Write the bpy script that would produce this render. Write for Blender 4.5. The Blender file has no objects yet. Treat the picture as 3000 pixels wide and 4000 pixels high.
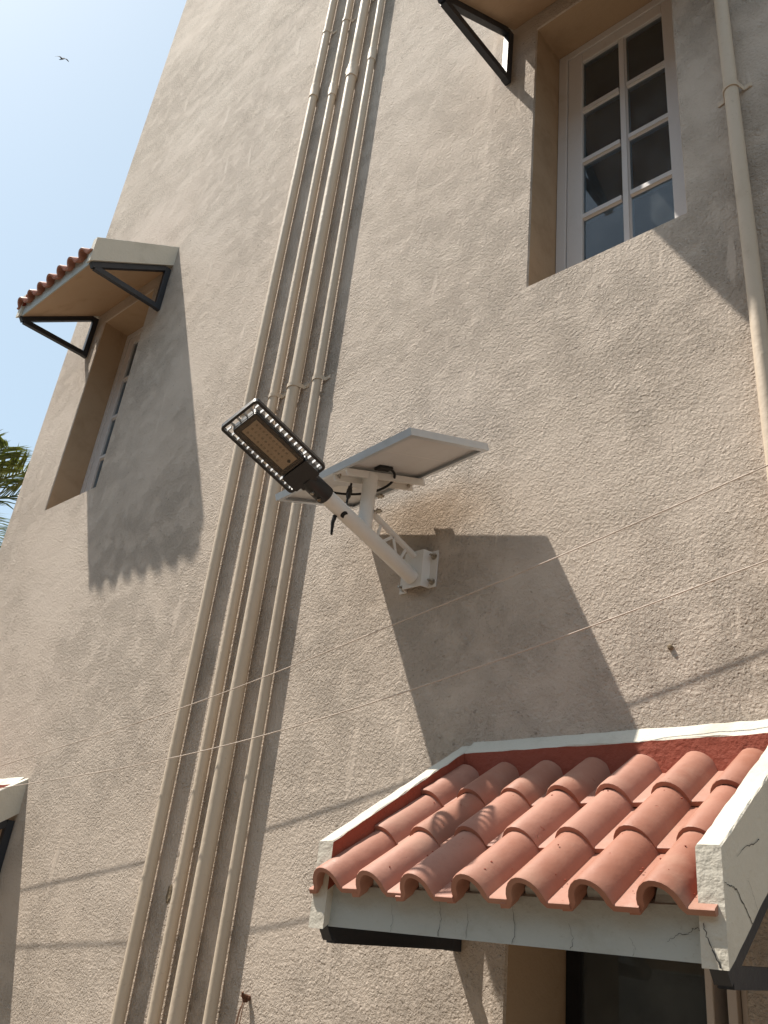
import bpy, bmesh, math, random
from mathutils import Vector, Matrix, noise
random.seed(7)
R = math.radians
scene = bpy.context.scene
C = scene.collection

# ------------------------------------------------------------------ camera
# world: facade is the plane y = 0, outside is -y, ground is z = 0
cam_d = bpy.data.cameras.new('camera')
cam = bpy.data.objects.new('camera', cam_d); C.objects.link(cam)
cam_d.sensor_fit = 'VERTICAL'; cam_d.sensor_height = 36.0
cam_d.lens = 3349.22 / 4000 * 36.0
cam_d.clip_start = 0.05; cam_d.clip_end = 2000
right = Vector((0.746613, 0.656935, 0.104912))
down = Vector((-0.230743, 0.403631, -0.885347))
fwd = Vector((-0.623961, 0.636804, 0.452939))
m = Matrix(((right.x, -down.x, -fwd.x, 0.0), (right.y, -down.y, -fwd.y, -2.2), (right.z, -down.z, -fwd.z, 1.6), (0, 0, 0, 1)))
cam.matrix_world = m
scene.camera = cam

# ------------------------------------------------------------------ world, sun, exposure
SUN = Vector((1.955, 1.0, -3.76)).normalized()          # direction the light travels
world = bpy.data.worlds.new('World'); scene.world = world; world.use_nodes = True
wn = world.node_tree.nodes; wl = world.node_tree.links
bg = wn['Background']; sky = wn.new('ShaderNodeTexSky'); sky.sky_type = 'NISHITA'; sky.sun_disc = False
sky.sun_elevation = math.asin(-SUN.z)
sky.sun_rotation = math.atan2(-SUN.x, -SUN.y)
sky.altitude = 0; sky.air_density = 1.2; sky.dust_density = 1.8; sky.ozone_density = 1.0
# milky haze: the sky's own colour washed out evenly towards pale blue
hz = wn.new('ShaderNodeMix'); hz.data_type = 'RGBA'; hz.inputs[0].default_value = .45
wl.new(sky.outputs[0], hz.inputs[6]); hz.inputs[7].default_value = (5.7, 7.3, 8.0, 1)
wl.new(hz.outputs[2], bg.inputs[0]); bg.inputs[1].default_value = 0.10
sun_d = bpy.data.lights.new('sun', 'SUN'); sun_d.energy = 5.0; sun_d.angle = R(0.55); sun_d.color = (1.0, 0.925, 0.82)
sun = bpy.data.objects.new('sun', sun_d); C.objects.link(sun)
sun.rotation_euler = SUN.to_track_quat('-Z', 'Y').to_euler(); sun.location = (-6, -4, 14)
vs = scene.view_settings
vs.view_transform = 'Standard'; vs.look = 'None'; vs.gamma = 1.0; vs.use_curve_mapping = False; vs.exposure = 0.48

# ------------------------------------------------------------------ node helpers
def new_mat(name):
    mt = bpy.data.materials.new(name); mt.use_nodes = True
    nt = mt.node_tree
    return mt, nt, nt.nodes['Principled BSDF']
def N(nt, kind, **kw):
    n = nt.nodes.new(kind)
    for k, v in kw.items():
        if hasattr(n, k): setattr(n, k, v)
        else: n.inputs[k.replace('_', ' ').title()].default_value = v
    return n
def math_(nt, op, a, b=None, c=None, clamp=False):
    n = nt.nodes.new('ShaderNodeMath'); n.operation = op; n.use_clamp = clamp
    for i, v in enumerate((a, b, c)):
        if v is None: continue
        if isinstance(v, (int, float)): n.inputs[i].default_value = v
        else: nt.links.new(v, n.inputs[i])
    return n.outputs[0]
def ramp(nt, fac, lo, hi, a=0.0, b=1.0):
    n = nt.nodes.new('ShaderNodeMapRange'); n.interpolation_type = 'SMOOTHSTEP'
    nt.links.new(fac, n.inputs[0])
    n.inputs[1].default_value = lo; n.inputs[2].default_value = hi; n.inputs[3].default_value = a; n.inputs[4].default_value = b
    return n.outputs[0]
def mixc(nt, fac, a, b, mode='MIX'):
    n = nt.nodes.new('ShaderNodeMix'); n.data_type = 'RGBA'; n.blend_type = mode
    if isinstance(fac, (int, float)): n.inputs[0].default_value = fac
    else: nt.links.new(fac, n.inputs[0])
    for i, v in ((6, a), (7, b)):
        if isinstance(v, tuple): n.inputs[i].default_value = (*v, 1) if len(v) == 3 else v
        else: nt.links.new(v, n.inputs[i])
    return n.outputs[2]
def coords(nt, scale=(1, 1, 1), rot=(0, 0, 0), loc=(0, 0, 0), kind='Object'):
    tc = nt.nodes.new('ShaderNodeTexCoord'); mp = nt.nodes.new('ShaderNodeMapping')
    nt.links.new(tc.outputs[kind], mp.inputs[0])
    mp.inputs[1].default_value = loc; mp.inputs[2].default_value = rot; mp.inputs[3].default_value = scale
    return mp.outputs[0]
def noise_(nt, vec, scale, detail=2.0, rough=0.5, dist=0.0):
    n = nt.nodes.new('ShaderNodeTexNoise'); nt.links.new(vec, n.inputs['Vector'])
    n.inputs['Scale'].default_value = scale; n.inputs['Detail'].default_value = detail
    n.inputs['Roughness'].default_value = rough; n.inputs['Distortion'].default_value = dist
    return n.outputs[0]
def bump(nt, height, dist, strength=1.0, normal=None):
    b = nt.nodes.new('ShaderNodeBump'); b.inputs['Distance'].default_value = dist; b.inputs['Strength'].default_value = strength
    nt.links.new(height, b.inputs['Height'])
    if normal is not None: nt.links.new(normal, b.inputs['Normal'])
    return b.outputs[0]

# ------------------------------------------------------------------ materials
def stucco_mat():
    mt, nt, p = new_mat('stucco'); L = nt.links
    v = coords(nt)
    # grain of the roughcast: fractal pebbling plus thrown granules and pits
    g1 = noise_(nt, v, 72, 5.0, .68, .2)
    vo = nt.nodes.new('ShaderNodeTexVoronoi'); vo.feature = 'F1'; L.new(v, vo.inputs['Vector'])
    vo.inputs['Scale'].default_value = 92; vo.inputs['Randomness'].default_value = 1.0
    sepc = nt.nodes.new('ShaderNodeSeparateColor'); L.new(vo.outputs['Color'], sepc.inputs[0])
    gran = math_(nt, 'MULTIPLY', ramp(nt, vo.outputs['Distance'], .10, .62, 1.0, 0.0), ramp(nt, sepc.outputs[0], .30, .75))
    hole = math_(nt, 'MULTIPLY', ramp(nt, vo.outputs['Distance'], .08, .42, 1.0, 0.0), ramp(nt, sepc.outputs[1], .70, .80))
    grain = ramp(nt, g1, .26, .74)
    big = noise_(nt, v, .9, 5, .62)
    rough_mask = ramp(nt, big, .34, .60, .22, 1.0)
    mid = noise_(nt, v, 7, 4, .65)
    rough_mask2 = math_(nt, 'MULTIPLY', rough_mask, ramp(nt, mid, .34, .60, .35, 1.0))
    swipe = ramp(nt, noise_(nt, coords(nt, (13, 13, 2.0), (0, .12, 0)), 1.0, 2, .5, .3), .66, .72)
    rough_mask2 = math_(nt, 'MULTIPLY', rough_mask2, math_(nt, 'MULTIPLY_ADD', swipe, -.8, 1.0))
    streak = noise_(nt, coords(nt, (9, 9, 1.6), (0, .30, 0)), 5, 4, .65, .4)
    h = math_(nt, 'MULTIPLY_ADD', gran, .55, grain)
    h = math_(nt, 'MULTIPLY_ADD', hole, -.75, h)
    h = math_(nt, 'MULTIPLY', h, rough_mask2)
    h = math_(nt, 'MULTIPLY_ADD', g1, .16, h)
    h = math_(nt, 'MULTIPLY_ADD', streak, .22, h)
    h = math_(nt, 'MULTIPLY_ADD', swipe, .35, math_(nt, 'MULTIPLY_ADD', mid, .32, h))
    # a raised trowel seam that runs up the wall above the lamp
    sx = nt.nodes.new('ShaderNodeSeparateXYZ'); L.new(v, sx.inputs[0])
    wob = noise_(nt, coords(nt, (1, 1, 1.0)), 2.2, 3, .6)
    sd = math_(nt, 'SUBTRACT', math_(nt, 'MULTIPLY_ADD', wob, .10, sx.outputs[0]), -1.70)
    seam = ramp(nt, math_(nt, 'ABSOLUTE', sd), .002, .03, 1.0, 0.0)
    seam = math_(nt, 'MULTIPLY', seam, ramp(nt, sx.outputs[2], 2.2, 3.1))
    h = math_(nt, 'MULTIPLY_ADD', seam, .30, h)
    nrm = bump(nt, h, .0088, 1.0)
    # slow waviness of the plaster
    wave = noise_(nt, v, 1.8, 3, .5)
    L.new(bump(nt, wave, .03, .16, nrm), p.inputs['Normal'])
    # colour: beige paint, grime that gathers in the pits and lies in bands
    tint = noise_(nt, v, .8, 4, .6)
    col = mixc(nt, ramp(nt, tint, .3, .7), (.585, .494, .410), (.612, .522, .438))
    band = noise_(nt, coords(nt, (.42, 1, 2.2), (0, -.06, 0)), 1.3, 6, .68, .5)
    high = ramp(nt, sx.outputs[2], 4.5, 8.0, .0, .24)
    grime = ramp(nt, math_(nt, 'ADD', band, high), .56, .84)
    pit = ramp(nt, g1, .40, .56, 1.0, 0.0)
    col = mixc(nt, math_(nt, 'MULTIPLY', grime, math_(nt, 'MULTIPLY_ADD', pit, .44, .05)), col, (.20, .165, .115))
    spot = ramp(nt, noise_(nt, v, 30, 1, .5), .72, .78)
    col = mixc(nt, math_(nt, 'MULTIPLY', spot, .45), col, (.17, .13, .09))
    # occlusion shade of the pits and pores, painted into the colour
    col = mixc(nt, math_(nt, 'MULTIPLY', math_(nt, 'MULTIPLY', math_(nt, 'MAXIMUM', hole, math_(nt, 'MULTIPLY', pit, .55)), rough_mask2), .26), col, (.22, .175, .125))
    # warm reflected sunlight painted into the wall colour beside the lamp bracket
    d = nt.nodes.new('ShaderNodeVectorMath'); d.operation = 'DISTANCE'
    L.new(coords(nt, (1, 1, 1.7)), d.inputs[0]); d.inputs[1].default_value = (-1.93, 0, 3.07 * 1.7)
    warm_bounce = ramp(nt, math_(nt, 'MULTIPLY_ADD', noise_(nt, v, 6, 4, .6), .22, d.outputs['Value']), .16, .46, 1.0, 0.0)
    col = mixc(nt, math_(nt, 'MULTIPLY', warm_bounce, .55), col, (.36, .235, .13))
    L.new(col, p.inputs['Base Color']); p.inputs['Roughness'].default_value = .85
    p.inputs['Specular IOR Level'].default_value = .25
    return mt
def painted(name, base, dirt, rough=.6, bscale=40, bdist=.0015, dirt_lo=.5, dirt_hi=.8, spec=.35, dscale=5, amount=.6):
    mt, nt, p = new_mat(name); L = nt.links
    v = coords(nt)
    n1 = noise_(nt, v, dscale, 5, .65, .3)
    fine = noise_(nt, v, bscale * 2.3, 3, .6)
    col = mixc(nt, math_(nt, 'MULTIPLY', ramp(nt, n1, dirt_lo, dirt_hi), amount), base, dirt)
    col = mixc(nt, math_(nt, 'MULTIPLY', ramp(nt, fine, .62, .75), amount * .5), col, dirt)
    L.new(col, p.inputs['Base Color'])
    L.new(ramp(nt, n1, .3, .7, rough - .08, rough + .12), p.inputs['Roughness'])
    p.inputs['Specular IOR Level'].default_value = spec
    L.new(bump(nt, math_(nt, 'MULTIPLY_ADD', fine, .4, noise_(nt, v, bscale, 3, .55)), bdist), p.inputs['Normal'])
    return mt
def metal(name, base, rough=.4, metallic=1.0, spots=None):
    mt, nt, p = new_mat(name); L = nt.links
    v = coords(nt); n1 = noise_(nt, v, 30, 4, .6)
    if spots: L.new(mixc(nt, ramp(nt, n1, .48, .66), base, spots), p.inputs['Base Color'])
    else: p.inputs['Base Color'].default_value = (*base, 1)
    p.inputs['Metallic'].default_value = metallic
    L.new(ramp(nt, n1, .3, .7, rough - .06, rough + .12), p.inputs['Roughness'])
    return mt
def tile_mat():
    mt, nt, p = new_mat('terracotta_paint'); L = nt.links
    v = coords(nt)
    oi = nt.nodes.new('ShaderNodeObjectInfo')
    vv = nt.nodes.new('ShaderNodeVectorMath'); vv.operation = 'ADD'
    L.new(v, vv.inputs[0]); L.new(oi.outputs['Location'], vv.inputs[1]); v = vv.outputs[0]
    n1 = noise_(nt, v, 9, 5, .65, .2); n2 = noise_(nt, v, 55, 3, .6)
    col = mixc(nt, ramp(nt, n1, .3, .72), (.365, .160, .108), (.415, .200, .142))
    hv = nt.nodes.new('ShaderNodeHueSaturation'); L.new(col, hv.inputs['Color'])
    L.new(math_(nt, 'MULTIPLY_ADD', oi.outputs['Random'], .24, .90), hv.inputs['Value'])
    L.new(math_(nt, 'MULTIPLY_ADD', oi.outputs['Random'], -.12, 1.05), hv.inputs['Saturation'])
    dust = ramp(nt, noise_(nt, v, 4.5, 5, .7), .50, .74, 0, .34)
    col = mixc(nt, dust, hv.outputs[0], (.44, .29, .21))
    chip = ramp(nt, noise_(nt, v, 48, 2, .5), .735, .77, 0, .6)
    col = mixc(nt, chip, col, (.30, .075, .04))
    L.new(col, p.inputs['Base Color'])
    L.new(ramp(nt, n1, .3, .7, .50, .72), p.inputs['Roughness']); p.inputs['Specular IOR Level'].default_value = .35
    hh = math_(nt, 'MULTIPLY_ADD', chip, -.8, math_(nt, 'MULTIPLY_ADD', n1, 1.6, math_(nt, 'MULTIPLY', n2, .55)))
    L.new(bump(nt, hh, .0013), p.inputs['Normal'])
    return mt
def glass_mat():
    mt, nt, p = new_mat('window_glass'); L = nt.links
    nt.nodes.remove(p)
    out = nt.nodes['Material Output']
    fr = nt.nodes.new('ShaderNodeFresnel'); fr.inputs[0].default_value = 1.55
    gl = nt.nodes.new('ShaderNodeBsdfGlossy'); gl.inputs['Roughness'].default_value = .02; gl.inputs['Color'].default_value = (.85, .93, 1, 1)
    tr = nt.nodes.new('ShaderNodeBsdfTransparent'); tr.inputs[0].default_value = (.60, .66, .68, 1)
    df = nt.nodes.new('ShaderNodeBsdfDiffuse'); df.inputs[0].default_value = (.42, .47, .50, 1)
    v = coords(nt)
    dirt = ramp(nt, noise_(nt, v, 6, 5, .7), .35, .8, .09, .20)
    m0 = nt.nodes.new('ShaderNodeMixShader'); L.new(dirt, m0.inputs[0]); L.new(tr.outputs[0], m0.inputs[1]); L.new(df.outputs[0], m0.inputs[2])
    m1 = nt.nodes.new('ShaderNodeMixShader'); L.new(fr.outputs[0], m1.inputs[0]); L.new(m0.outputs[0], m1.inputs[1]); L.new(gl.outputs[0], m1.inputs[2])
    L.new(bump(nt, noise_(nt, v, 5, 2, .5), .0005), gl.inputs['Normal'])
    L.new(m1.outputs[0], out.inputs[0])
    return mt
MAT = {}
MAT['stucco'] = stucco_mat()
MAT['reveal'] = painted('reveal_paint', (.44, .315, .205), (.30, .20, .12), .8, 60, .0015, .45, .8)
MAT['cream'] = painted('cream_rim_paint', (.63, .59, .505), (.36, .32, .25), .7, 55, .003, .50, .80, amount=.55)
MAT['soffit'] = painted('soffit_paint', (.52, .365, .235), (.36, .24, .15), .8, 50, .0015, .5, .8)
MAT['fascia'] = painted('faded_white_paint', (.47, .495, .47), (.30, .29, .24), .75, 45, .002, .5, .8, dscale=6)
MAT['tile'] = tile_mat()
MAT['bed'] = painted('red_oxide_paint', (.30, .070, .040), (.17, .045, .03), .75, 60, .003)
MAT['steel_black'] = painted('blue_black_steel_paint', (.022, .026, .034), (.06, .05, .042), .45, 80, .0008, .55, .85, spec=.5)
MAT['pipe'] = painted('beige_pipe_paint', (.60, .50, .39), (.32, .235, .16), .58, 30, .0016, .54, .84, spec=.28, dscale=4)
MAT['frame_white'] = painted('window_white_paint', (.66, .63, .62), (.42, .36, .28), .5, 60, .0008, .55, .9, spec=.45)
MAT['glass'] = glass_mat()
MAT['curtain'] = painted('grey_curtain', (.30, .33, .35), (.20, .22, .235), .9, 20, .002)
MAT['dark_room'] = painted('dark_interior', (.012, .013, .015), (.006, .006, .007), .9, 20, .001)
MAT['lamp_white'] = painted('lamp_white_powder_coat', (.70, .68, .645), (.48, .42, .34), .38, 70, .0006, .58, .9, spec=.5)
MAT['alu'] = metal('aluminium_frame', (.62, .65, .68), .42, .75)
MAT['rib_sunlit'] = metal('rib_sunlit_grey', (.40, .41, .42), .50, .35)  # lighter grey stands in for the sunlit sides of the black ribs
MAT['backsheet'] = painted('white_backsheet', (.60, .60, .60), (.48, .46, .43), .45, 30, .0004, .55, .9, amount=.3)
MAT['cell'] = metal('solar_cell_blue', (.012, .02, .07), .15, 0.0)
MAT['black'] = painted('black_powder_coat', (.012, .012, .013), (.035, .033, .03), .42, 90, .0006, .6, .9, spec=.5)
MAT['rubber'] = painted('black_rubber', (.010, .010, .010), (.03, .028, .025), .6, 60, .0005)
MAT['steel'] = metal('zinc_steel', (.50, .46, .40), .35, 1.0, (.22, .14, .08))
MAT['rust'] = painted('rusty_iron', (.13, .055, .028), (.05, .025, .015), .85, 120, .002)
MAT['rope'] = painted('frayed_string', (.33, .20, .14), (.20, .11, .07), .9, 90, .001)
MAT['wire'] = painted('dusty_plastic_wire', (.60, .50, .42), (.32, .24, .18), .5, 40, .0003, .45, .7)
MAT['board'] = painted('led_board', (.80, .78, .75), (.70, .67, .63), .5, 40, .0002)
MAT['led'] = metal('led_lens_plastic', (.56, .53, .48), .25, 0.0)
MAT['crack'] = painted('crack_dark', (.035, .034, .035), (.02, .02, .02), .95, 60, .0005)  # dark colour of the crack lines in the paint
MAT['sky_blocker'] = painted('sky_blocker_plaster', (.26, .215, .17), (.16, .13, .10), .9, 30, .003)  # plaster of the added, unseen house
MAT['glass_dark'] = metal('dark_window_glass', (.02, .022, .025), .08, 0.0)
MAT['patch'] = painted('bare_plaster', (.24, .185, .12), (.12, .09, .06), .95, 70, .004, .4, .7)
def lens_mat():
    mt, nt, p = new_mat('lens_polycarbonate'); L = nt.links
    p.inputs['Base Color'].default_value = (.30, .27, .24, 1); p.inputs['Roughness'].default_value = .18
    out = nt.nodes['Material Output']
    tr = nt.nodes.new('ShaderNodeBsdfTransparent'); tr.inputs[0].default_value = (.86, .80, .72, 1)
    mx = nt.nodes.new('ShaderNodeMixShader'); mx.inputs[0].default_value = .16
    L.new(tr.outputs[0], mx.inputs[1]); L.new(p.outputs[0], mx.inputs[2]); L.new(mx.outputs[0], out.inputs[0])
    return mt
MAT['lens'] = lens_mat()
def ground_mat():
    mt, nt, p = new_mat('pale_paving'); L = nt.links
    v = coords(nt)
    n1 = noise_(nt, v, .5, 6, .65); n2 = noise_(nt, v, 14, 4, .6)
    col = mixc(nt, ramp(nt, n1, .3, .7), (.13, .105, .078), (.19, .155, .115))
    col = mixc(nt, ramp(nt, n2, .5, .8, 0, .4), col, (.09, .075, .055))
    L.new(col, p.inputs['Base Color']); p.inputs['Roughness'].default_value = .9
    L.new(bump(nt, n2, .01), p.inputs['Normal'])
    return mt
MAT['ground'] = ground_mat()
def leaf_mat():
    mt, nt, p = new_mat('palm_leaf'); L = nt.links
    v = coords(nt)
    col = mixc(nt, ramp(nt, noise_(nt, v, 1.6, 3, .6), .35, .68), (.034, .075, .016), (.135, .140, .028))
    L.new(col, p.inputs['Base Color']); p.inputs['Roughness'].default_value = .45
    out = nt.nodes['Material Output']
    tl = nt.nodes.new('ShaderNodeBsdfTranslucent'); L.new(mixc(nt, .5, col, (.16, .17, .02)), tl.inputs[0])
    mx = nt.nodes.new('ShaderNodeMixShader'); mx.inputs[0].default_value = .3
    L.new(p.outputs[0], mx.inputs[1]); L.new(tl.outputs[0], mx.inputs[2]); L.new(mx.outputs[0], out.inputs[0])
    return mt
MAT['leaf'] = leaf_mat()
MAT['bark'] = painted('palm_bark', (.16, .125, .09), (.07, .055, .04), .9, 12, .02)
MAT['feather'] = painted('dark_feather', (.045, .035, .030), (.02, .016, .014), .8, 30, .002)

# ------------------------------------------------------------------ mesh helpers
def obj(name, bm, mats, parent=None, smooth=False, loc=None, recalc=True):
    if recalc: bmesh.ops.recalc_face_normals(bm, faces=bm.faces)
    me = bpy.data.meshes.new(name); bm.to_mesh(me); bm.free()
    for k in (mats if isinstance(mats, (list, tuple)) else [mats]): me.materials.append(MAT[k])
    if smooth:
        for f in me.polygons: f.use_smooth = True
        if smooth == 'auto':
            me.set_sharp_from_angle(angle=R(40))
    o = bpy.data.objects.new(name, me); C.objects.link(o)
    if parent is not None: o.parent = parent
    if loc is not None: o.location = loc
    return o
def link_copy(src, parent=None, name=None):
    o = src.copy(); C.objects.link(o)
    if parent is not None: o.parent = parent
    return o
def tag(o, label, cat, group=None):
    o['label'] = label; o['category'] = cat
    if group: o['group'] = group
    return o
def thing(name, label, cat, loc=(0, 0, 0), group=None):
    o = bpy.data.objects.new(name, None); C.objects.link(o); o.location = loc
    o.empty_display_size = .2
    return tag(o, label, cat, group)
def add_box(bm, x0, x1, y0, y1, z0, z1, bev=0.0, mat=0):
    vs_ = [bm.verts.new((x, y, z)) for x in (x0, x1) for y in (y0, y1) for z in (z0, z1)]
    idx = ((0, 1, 3, 2), (4, 6, 7, 5), (0, 4, 5, 1), (2, 3, 7, 6), (0, 2, 6, 4), (1, 5, 7, 3))
    fs = [bm.faces.new([vs_[i] for i in f]) for f in idx]
    for f in fs: f.material_index = mat
    if bev:
        es = list({e for f in fs for e in f.edges})
        r = bmesh.ops.bevel(bm, geom=es, offset=bev, segments=1, affect='EDGES', profile=.5)
        for f in r['faces']: f.material_index = mat
    return fs
def box(x0, x1, y0, y1, z0, z1, bev=0.0):
    bm = bmesh.new(); add_box(bm, x0, x1, y0, y1, z0, z1, bev); return bm
def add_prism(bm, prof, axis, a, b, mat=0):
    """extrude a 2-D profile; axis 0: profile is (y,z), 1: (x,z), 2: (x,y)"""
    def pt(u, v, t): return ((t, u, v), (u, t, v), (u, v, t))[axis]
    A = [bm.verts.new(pt(u, v, a)) for u, v in prof]; B = [bm.verts.new(pt(u, v, b)) for u, v in prof]
    n = len(prof); fs = [bm.faces.new(A), bm.faces.new(B[::-1])]
    for i in range(n): fs.append(bm.faces.new((A[i], A[(i + 1) % n], B[(i + 1) % n], B[i])))
    for f in fs: f.material_index = mat
    return fs
def frame_of(d):
    d = d.normalized(); a = Vector((0, 0, 1)) if abs(d.z) < .9 else Vector((1, 0, 0))
    u = d.cross(a).normalized(); return u, u.cross(d)
def add_tube(bm, pts, rad, n=10, cap=True, mat=0):
    pts = [Vector(p) for p in pts]; rings = []
    for i, p in enumerate(pts):
        d = (pts[min(i + 1, len(pts) - 1)] - pts[max(i - 1, 0)])
        u, w = frame_of(d); r = rad[i] if isinstance(rad, (list, tuple)) else rad
        rings.append([bm.verts.new(p + u * (r * math.cos(2 * math.pi * k / n)) + w * (r * math.sin(2 * math.pi * k / n))) for k in range(n)])
    for a, b in zip(rings, rings[1:]):
        for k in range(n):
            f = bm.faces.new((a[k], a[(k + 1) % n], b[(k + 1) % n], b[k])); f.material_index = mat
    if cap:
        bm.faces.new(rings[0][::-1]).material_index = mat; bm.faces.new(rings[-1]).material_index = mat
def tube(pts, rad, n=10, cap=True):
    bm = bmesh.new(); add_tube(bm, pts, rad, n, cap); return bm
def add_bar(bm, a, b, w, h, up=Vector((1, 0, 0)), mat=0, bev=0.0):
    """box beam from a to b; w along `up`, h along the other normal"""
    a = Vector(a); b = Vector(b); d = (b - a).normalized()
    u = (up - d * up.dot(d)).normalized(); v = d.cross(u)
    vs_ = [bm.verts.new(p + u * (sx * w / 2) + v * (sy * h / 2)) for p in (a, b) for sx, sy in ((-1, -1), (1, -1), (1, 1), (-1, 1))]
    fs = [bm.faces.new([vs_[i] for i in f]) for f in ((0, 1, 2, 3), (7, 6, 5, 4), (0, 4, 5, 1), (1, 5, 6, 2), (2, 6, 7, 3), (3, 7, 4, 0))]
    for f in fs: f.material_index = mat
    if bev: bmesh.ops.bevel(bm, geom=list({e for f in fs for e in f.edges}), offset=bev, segments=1, affect='EDGES')

# ------------------------------------------------------------------ ground
bm = bmesh.new()
bmesh.ops.create_grid(bm, x_segments=8, y_segments=8, size=400)
g = obj('ground', bm, 'ground'); g['kind'] = 'structure'

# ------------------------------------------------------------------ unseen house added behind the camera to block part of the sky
nb = thing('sky_blocker_house', 'plain grey-brown house added out of view to block part of the sky', 'house', (-2, -8.6, 0))
bm = bmesh.new(); add_box(bm, -13, 13, -8, 0, 0, 7.0, .01); obj('wall', bm, 'sky_blocker', nb)
bm = bmesh.new(); add_box(bm, -13.15, 13.15, -8.15, .15, 7.002, 7.25, .01); obj('roof', bm, 'sky_blocker', nb)
for nx in (-9, -5.5, -2, 1.5, 5, 8.5):
    for nz in (1.0, 4.4):
        obj('window', box(nx - .5, nx + .5, .002, .05, nz, nz + 1.4, .005), 'frame_white', nb)
        obj('pane', box(nx - .42, nx + .42, .051, .056, nz + .08, nz + 1.32), 'glass_dark', nb)

# ------------------------------------------------------------------ house
house = thing('house', 'beige roughcast stucco house wall rising out of frame', 'house', (0, 0, 0))
WX0, WX1, WTOP = -5.915, 3.2, 12.5
# window openings: x0, x1, z0, z1
UR = (-1.505, -.847, 4.02, 5.65); UL = (-5.372, -4.730, 4.02, 5.65)
LR = (-1.490, -.847, .10, 1.90); LL = (-5.372, -4.730, .10, 1.90)
HOLES = (UR, UL, LR, LL); DEPTH = .42
def facade():
    bm = bmesh.new(); ch = .006
    xs = {WX0, WX1}; zs = {-.1, WTOP}
    for h in HOLES: xs |= {h[0] - ch, h[1] + ch}; zs |= {h[2] - ch, h[3] + ch}
    xs = sorted(xs); zs = sorted(zs)
    V = {}
    def v(x, y, z):
        k = (round(x, 5), round(y, 5), round(z, 5))
        if k not in V: V[k] = bm.verts.new((x, y, z))
        return V[k]
    for x0, x1 in zip(xs, xs[1:]):
        for z0, z1 in zip(zs, zs[1:]):
            cx, cz = (x0 + x1) / 2, (z0 + z1) / 2
            if any(h[0] < cx < h[1] and h[2] < cz < h[3] for h in HOLES): continue
            bm.faces.new((v(x0, 0, z0), v(x1, 0, z0), v(x1, 0, z1), v(x0, 0, z1)))
    for h in HOLES:
        o = ((h[0] - ch, h[2] - ch), (h[1] + ch, h[2] - ch), (h[1] + ch, h[3] + ch), (h[0] - ch, h[3] + ch))
        i = ((h[0], h[2]), (h[1], h[2]), (h[1], h[3]), (h[0], h[3]))
        # outer rim vertices are shared with the facade grid only at the corners
        for k in range(4):
            a, b = o[k], o[(k + 1) % 4]; c, d = i[(k + 1) % 4], i[k]
            bm.faces.new((v(a[0], 0, a[1]), v(b[0], 0, b[1]), v(c[0], ch, c[1]), v(d[0], ch, d[1])))
    # flank, back and top of the building
    Y1 = 7.0
    for q in (((WX0, 0, -.1), (WX0, Y1, -.1), (WX0, Y1, WTOP), (WX0, 0, WTOP)), ((WX1, 0, -.1), (WX1, 0, WTOP), (WX1, Y1, WTOP), (WX1, Y1, -.1)),
              ((WX0, Y1, -.1), (WX1, Y1, -.1), (WX1, Y1, WTOP), (WX0, Y1, WTOP)), ((WX0, 0, WTOP), (WX0, Y1, WTOP), (WX1, Y1, WTOP), (WX1, 0, WTOP))):
        bm.faces.new([v(*p) for p in q])
    return bm
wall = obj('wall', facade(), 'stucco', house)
for h in HOLES:                                              # plastered reveals
    bm = bmesh.new(); x0, x1, z0, z1 = h; y0 = .006; y1 = DEPTH
    P = lambda x, y, z: bm.verts.new((x, y, z))
    for q in (((x0, y0, z0), (x0, y1, z0), (x0, y1, z1), (x0, y0, z1)), ((x1, y0, z0), (x1, y0, z1), (x1, y1, z1), (x1, y1, z0)),
              ((x0, y0, z1), (x0, y1, z1), (x1, y1, z1), (x1, y0, z1)), ((x0, y0, z0), (x1, y0, z0), (x1, y1, z0), (x0, y1, z0))):
        bm.faces.new([P(*p) for p in q])
    obj('window_reveal', bm, 'reveal', house, recalc=False)

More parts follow.
